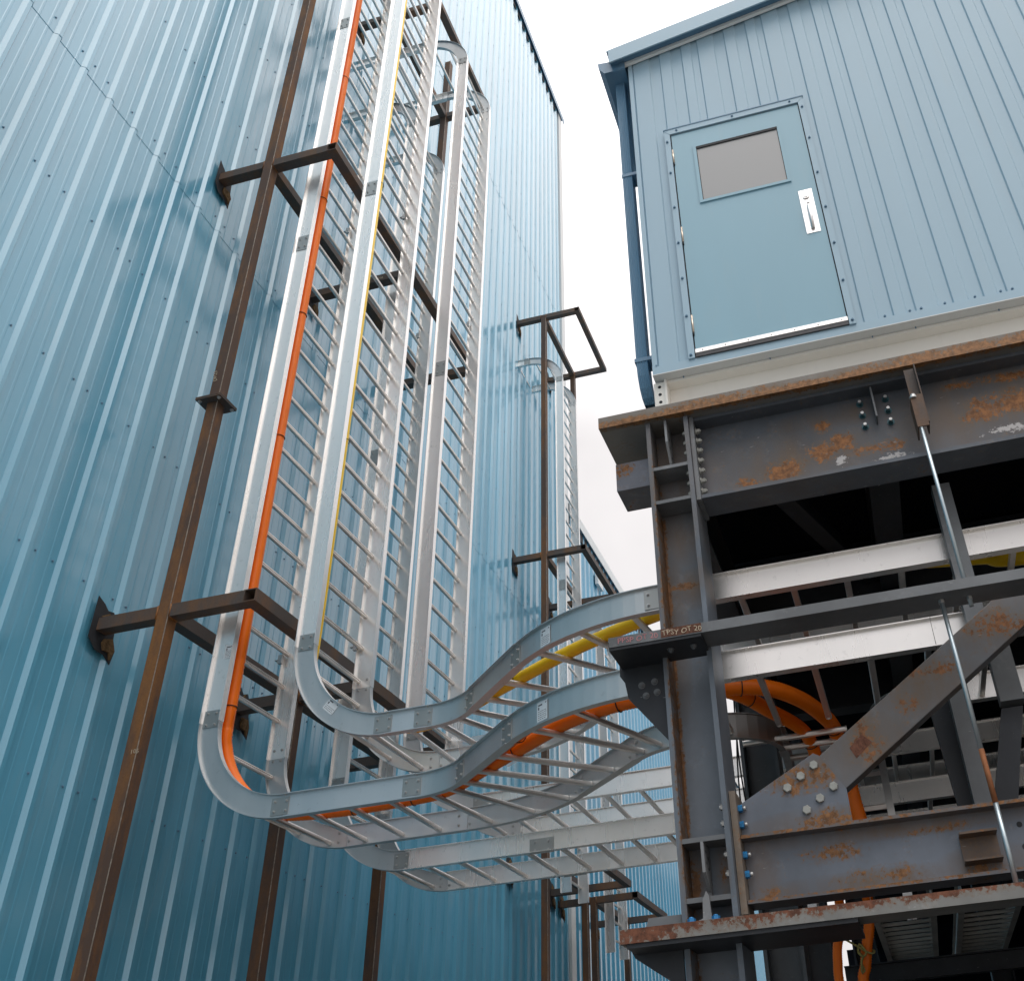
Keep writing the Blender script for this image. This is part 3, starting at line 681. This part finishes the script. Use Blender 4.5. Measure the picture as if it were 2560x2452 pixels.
m = MB(); m.box(4.4485, 4.4498, .735, .945, 2.160, 2.2075); rp = m.obj('rust_patch', plain('brown_rust_patch', (.11, .05, .033), .8, 0, .3, 60, .5), mc)
text(rp, 'TPSY OT 20', .040, M_chalk, (4.448, .94, 2.169), (0, -1, 0), (0, 0, 1), 'chalk_writing', .12)
# lower girder
m = MB(); W_y(m, 4.805, .17, .905, 1.212, YB, .690, .016, .01); m.obj('lower_girder', M_lgird, pf)
m = MB(); m.box(4.70, 4.91, .692, .7225, .86, 1.42); m.obj('end_plate', steel('brown_end_plate_steel', (.20, .17, .14, 1), .03), pf)
for z in (1.345, 1.268, 1.128, 1.04):
    q = MB(); q.cyl((4.755, .692, z), (4.755, .672, z), .0175, 6, smooth=False); o = q.obj('nut', M_bluenut, pf)
    q = MB(); q.cyl((4.755, .672, z), (4.755, .655, z), .011, 8); q.obj('bolt_end', M_zinc, o)
    bolt(pf, (4.69, .7515, z), (0, 1, 0), .0165, .016)
m = MB(); m.prism([(.691, 1.367), (.298, 1.569), (.273, 1.555), (.166, 1.376), (.163, 1.212), (.691, 1.212)], 'x', 4.775, 4.79); gp = m.obj('gusset_plate', M_lgird, pf)
for (y, z) in ((.303, 1.508), (.373, 1.463), (.444, 1.416), (.225, 1.393), (.297, 1.346), (.367, 1.3)):
    bolt(gp, (4.775, y, z), (-1, 0, 0), .0225, .018, M_head, head=True)
d = Vector((-.974, .658)).normalized(); nrm = Vector((-d.y, d.x))*.101
a = Vector((.235, 1.46)); b_ = a+d*3.2
m = MB(); m.prism([tuple(a+nrm), tuple(a-nrm), tuple(b_-nrm), tuple(b_+nrm)], 'x', 4.792, 4.88); br = m.obj('diagonal_brace', M_brace, pf, .004)
m = MB(); q0 = a+d*.20
m.prism([tuple(q0+d*u+Vector((-d.y, d.x))*v) for u, v in ((-.04, -.03), (.05, -.04), (.06, .02), (-.05, .03))], 'x', 4.7905, 4.792); m.obj('rust_patch', plain('brown_rust_patch_small', (.13, .055, .035), .8, 0, .3, 60, .4), br)
# angle seat
m = MB(); m.box(4.70, 4.80, -.46, -.295, 1.085, 1.095); m.box(4.785, 4.80, -.46, -.295, .975, 1.095); m.box(4.70, 4.80, -.46, -.295, .968, .976); m.obj('angle_seat', steel('rusty_seat_steel', (.12, .09, .075, 1), .08), pf)
for z in (1.118, 1.02):
    q = MB(); q.cyl((4.8, -.571, z), (4.7985, -.571, z), .013, 12); q.obj('bolt_hole', M_black, pf)
# low channel
m = MB(); m.prism([(4.45, .752), (4.637, .752), (4.637, .760), (4.458, .760), (4.458, .803), (4.637, .803), (4.637, .811), (4.45, .811)], 'y', YB, 1.226); lc = m.obj('low_channel', M_lchan, pf)
m = MB(); m.prism([(1.226, .749), (.99, .749), (.99, .59), (1.0, .575), (1.21, .72)], 'x', 4.64, 4.66); m.obj('gusset_plate', M_dark, pf)
m = MB(); m.box(4.46, 4.90, .2, 1.20, .734, .7515); m.obj('seat_plate', M_dark, pf)
m = MB(); m.prism([(1.175, .80), (1.145, .885), (.99, .885), (.99, .80)], 'x', 4.66, 4.675); m.obj('clip_plate', M_chan, pf)
for y in (.925, .815): bolt(lc, (4.56, y, .812), (0, 0, 1), .019, .03, M_bluenut)
# threaded rods
rd = thing('hanger_rod', (4.55, -.58, 2.2), 'zinc rod hanging from the small bracket under the rusty top channel', 'rod')
m = MB(); m.cyl((4.55, -.572, 3.42), (4.55, -.585, 2.10), .011, 10); m.obj('rod', M_rod, rd)
m = MB(); m.box(4.545, 4.67, -.625, -.618, 3.23, 3.645); m.box(4.538, 4.546, -.618, -.555, 3.20, 3.42); m.box(4.546, 4.67, -.562, -.555, 3.20, 3.42); m.box(4.59, 4.597, -.618, -.562, 3.42, 3.645); m.obj('bracket', M_arm, rd)
q = MB(); q.cyl((4.55, -.572, 3.40), (4.55, -.572, 3.415), .022, 12); q.cyl((4.55, -.572, 3.415), (4.55, -.572, 3.43), .015, 6, smooth=False); q.obj('nut', M_zinc, rd)
q = MB(); q.cyl((4.55, -.585, 2.153), (4.55, -.585, 2.135), .015, 6, smooth=False); q.obj('nut', M_zinc, rd)
rd2 = thing('hanger_rod', (4.5, -.45, .84), 'zinc rod with a rusty middle length, passing in front of the diagonal brace', 'rod')
m = MB(); m.cyl((4.54, -.450, 2.22), (4.54, -.462, 1.40), .011, 10); m.obj('rod', M_rod, rd2)
m = MB(); m.cyl((4.54, -.462, 1.40), (4.54, -.466, 1.16), .0125, 10); m.obj('rusty_length', M_rope2, rd2)
m = MB(); m.cyl((4.54, -.466, 1.16), (4.54, -.468, .80), .0115, 10); m.obj('rod', M_rod, rd2)
q = MB(); q.cyl((4.54, -.45, 2.153), (4.54, -.45, 2.135), .016, 6, smooth=False); q.obj('nut', M_zinc, rd2)

# hangers / posts inside
for (y0, y1, x, z0, z1) in ((-.70, -.60, 5.0, 2.15, 3.10), (-.535, -.43, 5.15, 1.25, 2.15), (-.80, -.68, 5.15, 1.82, 2.15)):
    m = MB(); m.box(x, x+.10, y0, y1, z0, z1); m.obj('hanger_strut', M_chan, pf)
m = MB(); m.prism([(-.79, 1.80), (-.68, 1.80), (-.50, 1.25), (-.62, 1.25)], 'x', 5.2, 5.3); m.obj('hanger_strut', M_dark, pf)
m = MB(); m.prism([(-.44, 2.1), (-.33, 1.9), (-.37, 1.25), (-.46, 1.25)], 'x', 5.32, 5.4); m.obj('hanger_strut', M_dark, pf)
for (x0, y0) in ((7.3, .72), (10.3, .75), (13.0, .42), (9.2, -3.0), (14.5, -1.2), (14.5, -3.6), (4.64, -5.2)):
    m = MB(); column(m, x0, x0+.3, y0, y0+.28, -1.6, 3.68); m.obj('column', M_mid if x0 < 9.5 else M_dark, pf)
for x in (6.6, 8.7, 10.9, 13.0, 15.2):
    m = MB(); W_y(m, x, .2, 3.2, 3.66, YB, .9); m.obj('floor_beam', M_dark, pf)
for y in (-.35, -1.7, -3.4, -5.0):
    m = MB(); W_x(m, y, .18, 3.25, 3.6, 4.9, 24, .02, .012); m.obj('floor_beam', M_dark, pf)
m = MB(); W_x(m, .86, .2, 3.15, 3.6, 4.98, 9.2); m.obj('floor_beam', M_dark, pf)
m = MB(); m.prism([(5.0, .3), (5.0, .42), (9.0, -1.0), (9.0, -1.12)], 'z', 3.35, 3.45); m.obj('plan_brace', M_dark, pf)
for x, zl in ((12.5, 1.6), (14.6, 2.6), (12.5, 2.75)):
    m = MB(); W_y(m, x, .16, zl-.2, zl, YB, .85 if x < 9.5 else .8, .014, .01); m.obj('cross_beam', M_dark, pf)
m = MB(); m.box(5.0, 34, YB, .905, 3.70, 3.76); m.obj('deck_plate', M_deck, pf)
# far dark equipment added to keep light out of the bay
eq = thing('bay_light_blocker', (26, -3, -1.6), 'dark equipment added to keep light out at the back under the platform', 'blocker')
m = MB(); m.box(26, 33, YB-.2, 1.55, -1.6, 3.69); m.obj('back_blocker', M_deck, eq)
m = MB(); m.box(5.2, 26, YB-.2, YB-.05, -1.6, 3.69); m.obj('side_blocker', M_deck, eq)

# back ladders inside the platform
M_shade = alu('shaded_ladder_metal', (.6, .58, .54), .6, .7, .3)  # rail metal darkened in its colour to stand for shade under the platform
M_shade2 = alu('shaded_fitting_metal', (.38, .38, .38), .45, .85, .15)  # fitting metal, likewise with shade put into the colour
GB = 'cable ladders in the shade under the platform'
t7, _ = ladder('branch ladder leaving the orange conduit ladder under the platform and turning straight down', (6.5, .285, 2.18), X, Z, [('line', .12, M_alf), ('-n', .42, 90), ('line', .6, M_alf)], W=.63, step=.25, phase=.06, group=G1, plates=False)
for (yc, sg_) in ((1.0, 1), (-.43, -1)):
    ya = .6 if sg_ > 0 else -.03
    frs = []
    for k in range(9):
        a_ = math.pi/2*k/8
        if sg_ > 0: P_ = Vector((6.5-.4*math.cos(a_), 1.0-.4*math.sin(a_), 2.18)); T_ = Vector((math.sin(a_), -math.cos(a_), 0))
        else: P_ = Vector((6.5-.4*math.cos(a_), -.43+.4*math.sin(a_), 2.18)); T_ = Vector((math.sin(a_), math.cos(a_), 0))
        frs.append((P_, T_, Z))
    sweep(frs, isec(0, .04)).obj('side_rail', M_shade2, t7)
rung(t7, (6.36, .5, 2.18), X, Z, .7)
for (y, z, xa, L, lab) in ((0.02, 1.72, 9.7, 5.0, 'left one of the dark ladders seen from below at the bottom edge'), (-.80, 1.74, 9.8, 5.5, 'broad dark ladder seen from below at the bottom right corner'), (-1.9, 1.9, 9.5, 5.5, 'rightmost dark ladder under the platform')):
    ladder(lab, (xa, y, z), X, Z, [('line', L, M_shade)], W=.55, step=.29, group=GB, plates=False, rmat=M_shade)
for (a_, b_, lab) in (((7.0, .956, 3.0), (7.0, .93, 1.6), 'thin black cable hanging beside the inner column, left of two'), ((7.0, .918, 3.0), (7.0, 1.0, 1.6), 'thin black cable hanging beside the inner column, right of two')):
    q_ = smooth_path([a_, ((a_[0]+b_[0])/2, (a_[1]+b_[1])/2+.03, (a_[2]+b_[2])/2), b_], .1)
    m = MB(); m.tube(q_, .006, 8); tag(m.obj('black_cable', M_tie), lab, 'cable')
p_ = smooth_path([(9.73, .70, 1.62), (9.73, .66, 1.56), (9.73, .59, 1.48), (9.73, .49, 1.41), (9.74, .42, 1.36), (9.72, .36, 1.33), (9.78, .34, 1.36), (9.86, .42, 1.38), (9.80, .47, 1.36), (9.72, .44, 1.31), (9.73, .48, 1.35), (9.74, .46, 1.42), (9.72, .41, 1.34), (9.73, .46, 1.29), (9.73, .475, 1.18), (9.74, .45, 1.2), (9.73, .47, 1.26)], .02)
m = MB(); m.tube(p_, .010, 6); tag(m.obj('yellow_rope', M_rope), 'thin yellow rope knotted round a hanging orange conduit near the bottom edge', 'rope')

# ---------------------------------------------------------------- cabin
cb = thing('blue_cabin', (4.65, .9, 3.77), 'light blue ribbed steel cabin with a windowed door standing on the platform', 'building')
XF = 4.65
def roof_z(y): return 7.328+(1.029-y)*.2035 if y > -3 else 7.328+(4.029)*.2035-( -3-y)*.2035
def fac_profile(y0, y1):
    ev = []
    for k in range(-14, 5):
        b = -.419+.535*k
        ev += [(b, 1), (b-.090, 0), (b-.179, 1), (b-.258, 0), (b-.313, 1), (b-.447, 0)]
    ev = sorted(ev, reverse=True); pts = []; st = None
    for (y, s) in ev:
        if st is None: st = 1-s
        a = .012 if st else .002; c = .012 if s else .002
        pts += [(y+.0045, a), (y-.0045, c)]; st = s
    pts = [p for p in pts if y0 < p[0] < y1]
    return [(y1, .013)]+pts+[(y0, .013)]
m = MB(); pr = fac_profile(YB, .880); n = len(pr)
m.add([(XF-d, y, 4.062) for (y, d) in pr]+[(XF-d, y, roof_z(y)+.03) for (y, d) in pr], [(i, i+1, n+i+1, n+i) for i in range(n-1)])
m.obj('siding', M_mod, cb)
m = MB(); poly = [(.905, 4.05), (.905, roof_z(.905)), (-3, roof_z(-3)), (YB, roof_z(YB)), (YB, 4.05)]; m.prism(poly, 'x', XF+.004, 34); m.obj('cabin_body', M_mod, cb)
m = MB(); m.box(XF-.018, XF+.1, .880, .912, 4.045, 7.34); m.obj('corner_trim', M_mod, cb)
m = MB(); m.box(XF-.022, XF+.05, YB, .912, 4.04, 4.104); m.obj('base_trim', M_mod, cb)
m = MB(); m.box(XF-.024, XF+.06, YB, .914, 4.034, 4.040); m.obj('drip_edge', M_white, cb)
m = MB()
for base in [.116+.535*k for k in range(-6, 2)]:
    for dy in (-.126, -.276, -.344, -.484):
        if dy+base > -.42: continue
        m.cyl((XF-.016, base+dy, 4.118), (XF-.019, base+dy, 4.118), .009, 8); m.cyl((XF-.019, base+dy, 4.118), (XF-.026, base+dy, 4.118), .006, 6)
m.cyl((XF-.018, .885, 4.11), (XF-.026, .885, 4.11), .006, 8)
tag(m.obj('screw', M_dblue, cb), kind='stuff')
# rake trim, soffit, roof
def rake(name, x0, x1, dz0, dz1, mat, ya=1.075):
    m = MB()
    for (A, B) in ((ya, -3.0), (-3.0, YB)):
        za, zb = roof_z(A), roof_z(B)
        v = [(x, y, z+dz) for x in (x0, x1) for (y, z) in ((A, za), (B, zb)) for dz in (dz0, dz1)]
        m.add(v, [(0, 1, 3, 2), (4, 6, 7, 5), (0, 4, 5, 1), (2, 3, 7, 6), (0, 2, 6, 4), (1, 5, 7, 3)])
    return m.obj(name, mat, cb)
rake('rake_trim', 4.528, 4.540, -.064, .094, M_mod, 1.045)
rake('rake_soffit', 4.540, 4.66, -.018, -.010, M_dblue, 1.04)
rake('rake_strip', 4.606, 4.628, -.056, -.0185, M_strip, 1.02)
rake('roof', 4.53, 34.2, .088, .106, M_mod, 1.06)
m = MB(); m.prism([(1.03, roof_z(1.03)), (.912, roof_z(1.03)-.01), (.912, roof_z(.912)+.08), (1.03, roof_z(1.03)+.08)], 'x', 4.666, 34); m.obj('eave_soffit', M_dblue, cb)
m = MB(); m.prism([(1.032, 7.36), (1.032, 7.24), (1.10, 7.24), (1.145, 7.31), (1.15, 7.385), (1.138, 7.385), (1.132, 7.315), (1.095, 7.25), (1.042, 7.25), (1.042, 7.36)], 'x', 4.60, 34.1); m.obj('gutter', M_dblue, cb)
m = MB(); m.prism([(.93, 7.36), (.93, 7.24), (1.10, 7.238), (1.147, 7.31), (1.152, 7.387)], 'x', 4.596, 4.5995); m.obj('gutter_end_cap', M_dblue, cb)
m = MB(); m.box(4.60, 34, .93, 1.04, 7.232, 7.239); m.obj('gutter_underside', M_dblue, cb)
# downspout
m = MB()
def dsp(c, w2=.037, d2=.05):
    x, y, z = c; ny = 4
    pts = []
    for k in range(13):
        yy = y+w2-2*w2*k/12; pts.append((x-d2-(.004 if k % 2 else 0), yy, z))
    for k in range(13):
        yy = y-w2+2*w2*k/12; pts.append((x+d2, yy, z))
    return pts
cs = [(4.77, 1.006, 7.26), (4.77, 1.004, 6.85), (4.77, .996, 4.24), (4.775, .994, 4.14), (4.795, .99, 4.05), (4.825, .985, 3.99), (4.86, .98, 3.96)]
v = []; 
for c in cs: v += dsp(c)
nn_ = 26
m.add(v, [(i*nn_+j, i*nn_+(j+1) % nn_, (i+1)*nn_+(j+1) % nn_, (i+1)*nn_+j) for i in range(len(cs)-1) for j in range(nn_)]); ds = m.obj('downspout', M_dblue, cb)
for z in (6.08, 4.25):
    m = MB(); m.box(4.712, 4.83, .900, 1.042, z, z+.03); m.obj('strap', M_dblue, ds)
# door
dr = MB(); dr.box(XF-.024, XF-.002, -.323, .625, 4.165, 6.292); door = dr.obj('door', M_door, cb)
m = MB(); m.box(XF-.016, XF-.003, -.332, .634, 4.10, 6.302); m.obj('door_gap', M_black, cb)
fo = (.676, -.370, 6.355, 4.10); fi = (.634, -.330, 6.302)
m = MB(); m.prism([(fo[0], fo[3]), (fo[0], fo[2]), (fi[0], fi[2]), (fi[0], fo[3])], 'x', XF-.034, XF-.013)
m.prism([(fi[1], fo[3]), (fi[1], fi[2]), (fo[1], fo[2]), (fo[1], fo[3])], 'x', XF-.034, XF-.013)
m.obj('door_trim', M_mod, cb)
m = MB(); m.prism([(fo[0], fo[2]), (fo[1], fo[2]), (fi[1], fi[2]), (fi[0], fi[2])], 'x', XF-.036, XF-.013); m.obj('door_trim', M_mod, cb)
m = MB(); m.box(XF-.040, XF-.013, fo[1]-.004, fo[0]+.004, fo[2], fo[2]+.010); m.obj('drip_cap', M_dblue, cb)
for (y, z) in [(.658, z) for z in (6.22, 5.87, 5.5, 5.14, 4.8, 4.458, 4.125)]+[(-.352, z) for z in (6.24, 5.884, 5.51, 5.158, 4.81, 4.47, 4.13)]+[(.58, 6.33), (.157, 6.33), (-.272, 6.33)]:
    q = MB(); q.cyl((XF-.034, y, z), (XF-.038, y, z), .010, 10); q.cyl((XF-.038, y, z), (XF-.046, y, z), .0065, 6); q.obj('screw', M_dblue, cb)
def frame_x(y0, y1, z0, z1, w_, xa, xb):
    m = MB(); m.box(xa, xb, y0, y1, z1-w_, z1); m.box(xa, xb, y0, y1, z0, z0+w_); m.box(xa, xb, y0, y0+w_, z0+w_, z1-w_); m.box(xa, xb, y1-w_, y1, z0+w_, z1-w_); return m
wf = frame_x(-.168, .476, 5.488, 6.118, .024, XF-.034, XF-.023).obj('window_frame', M_door, door)
frame_x(-.146, .454, 5.510, 6.096, .006, XF-.030, XF-.0235).obj('window_gasket', M_black, wf)
m = MB(); m.box(XF-.034, XF-.0235, -.146, .454, 6.070, 6.094); m.obj('window_head', M_black, wf)
m = MB(); m.box(XF-.0265, XF-.0236, -.142, .450, 5.512, 6.070); m.obj('window_pane', M_glass, wf)
for (y, z) in ((.626, 6.05), (.626, 5.217), (.626, 4.385)):
    q = MB(); q.cyl((XF-.030, y, z-.072), (XF-.030, y, z+.072), .0065, 12); h = q.obj('hinge', M_brass, door)
    q = MB(); q.cyl((XF-.030, y, z-.1), (XF-.030, y, z-.073), .006, 10); q.obj('hinge_pin', M_black, h)
m = MB(); m.box(XF-.028, XF-.0235, -.288, -.196, 4.952, 5.374); hp = m.obj('handle_plate', M_steelss, door, .001)
q = MB(); q.cyl((XF-.028, -.24, 5.305), (XF-.036, -.24, 5.305), .023, 20); q.cyl((XF-.036, -.24, 5.305), (XF-.040, -.24, 5.305), .014, 16); q.obj('lock_cylinder', M_steelss, hp)
q = MB(); q.box(XF-.034, XF-.028, -.255, -.235, 5.21, 5.24); q.obj('latch_button', plain('grey_latch', (.2, .19, .19), .5), hp)
q = MB(); pth = smooth_path([(XF-.03, -.243, 5.19), (XF-.060, -.243, 5.18), (XF-.072, -.243, 5.14), (XF-.074, -.243, 5.07), (XF-.06, -.243, 5.02), (XF-.03, -.243, 4.99)], .01)
for p0, p1_ in zip(pth[:-1], pth[1:]): pass
q.tube([tuple(p) for p in pth], .013, 10); q.obj('pull_handle', M_steelss, hp)
m = MB(); m.box(XF-.036, XF-.0245, -.326, .627, 4.135, 4.165); o = m.obj('door_sweep', M_steelss, cb)
for k in range(7):
    q = MB(); y = .58-k*.145; q.cyl((XF-.036, y, 4.15), (XF-.039, y, 4.15), .005, 8); q.obj('screw', M_zinc, o)
m = MB(); m.box(XF-.034, XF-.017, -.326, .627, 4.103, 4.133); m.obj('threshold', M_rubber, cb)
# cream floor beam
m = MB(); m.prism([(4.70, 3.768), (4.86, 3.768), (4.86, 3.785), (4.785, 3.785), (4.785, 4.012), (4.86, 4.012), (4.86, 4.033), (4.70, 4.033), (4.70, 4.012), (4.775, 4.012), (4.775, 3.785), (4.70, 3.785)], 'y', YB, .85)
fbm = m.obj('floor_beam', M_cream, cb)
m = MB(); m.box(4.68, 4.86, .84, .855, 3.768, 4.033); m.obj('end_plate', M_cream, fbm)
m = MB(); m.box(4.69, 4.71, .855, .925, 3.768, 4.02); ep = m.obj('lug_plate', M_cream, fbm)
for z in (3.985, 3.925, 3.865, 3.80):
    q = MB(); q.cyl((4.69, .888, z), (4.6885, .888, z), .011, 12); q.obj('bolt_hole', M_black, ep)
m = MB(); m.box(4.86, 34, YB, .905, 3.77, 4.05); m.obj('floor', M_deck, cb)
for y in (.85, .73, .18, -.45, -.71, -1.2): 
    q = MB(); q.cyl((4.69, y, 4.033), (4.69, y, 4.023), .004, 6); q.obj('screw', M_dblue, fbm)
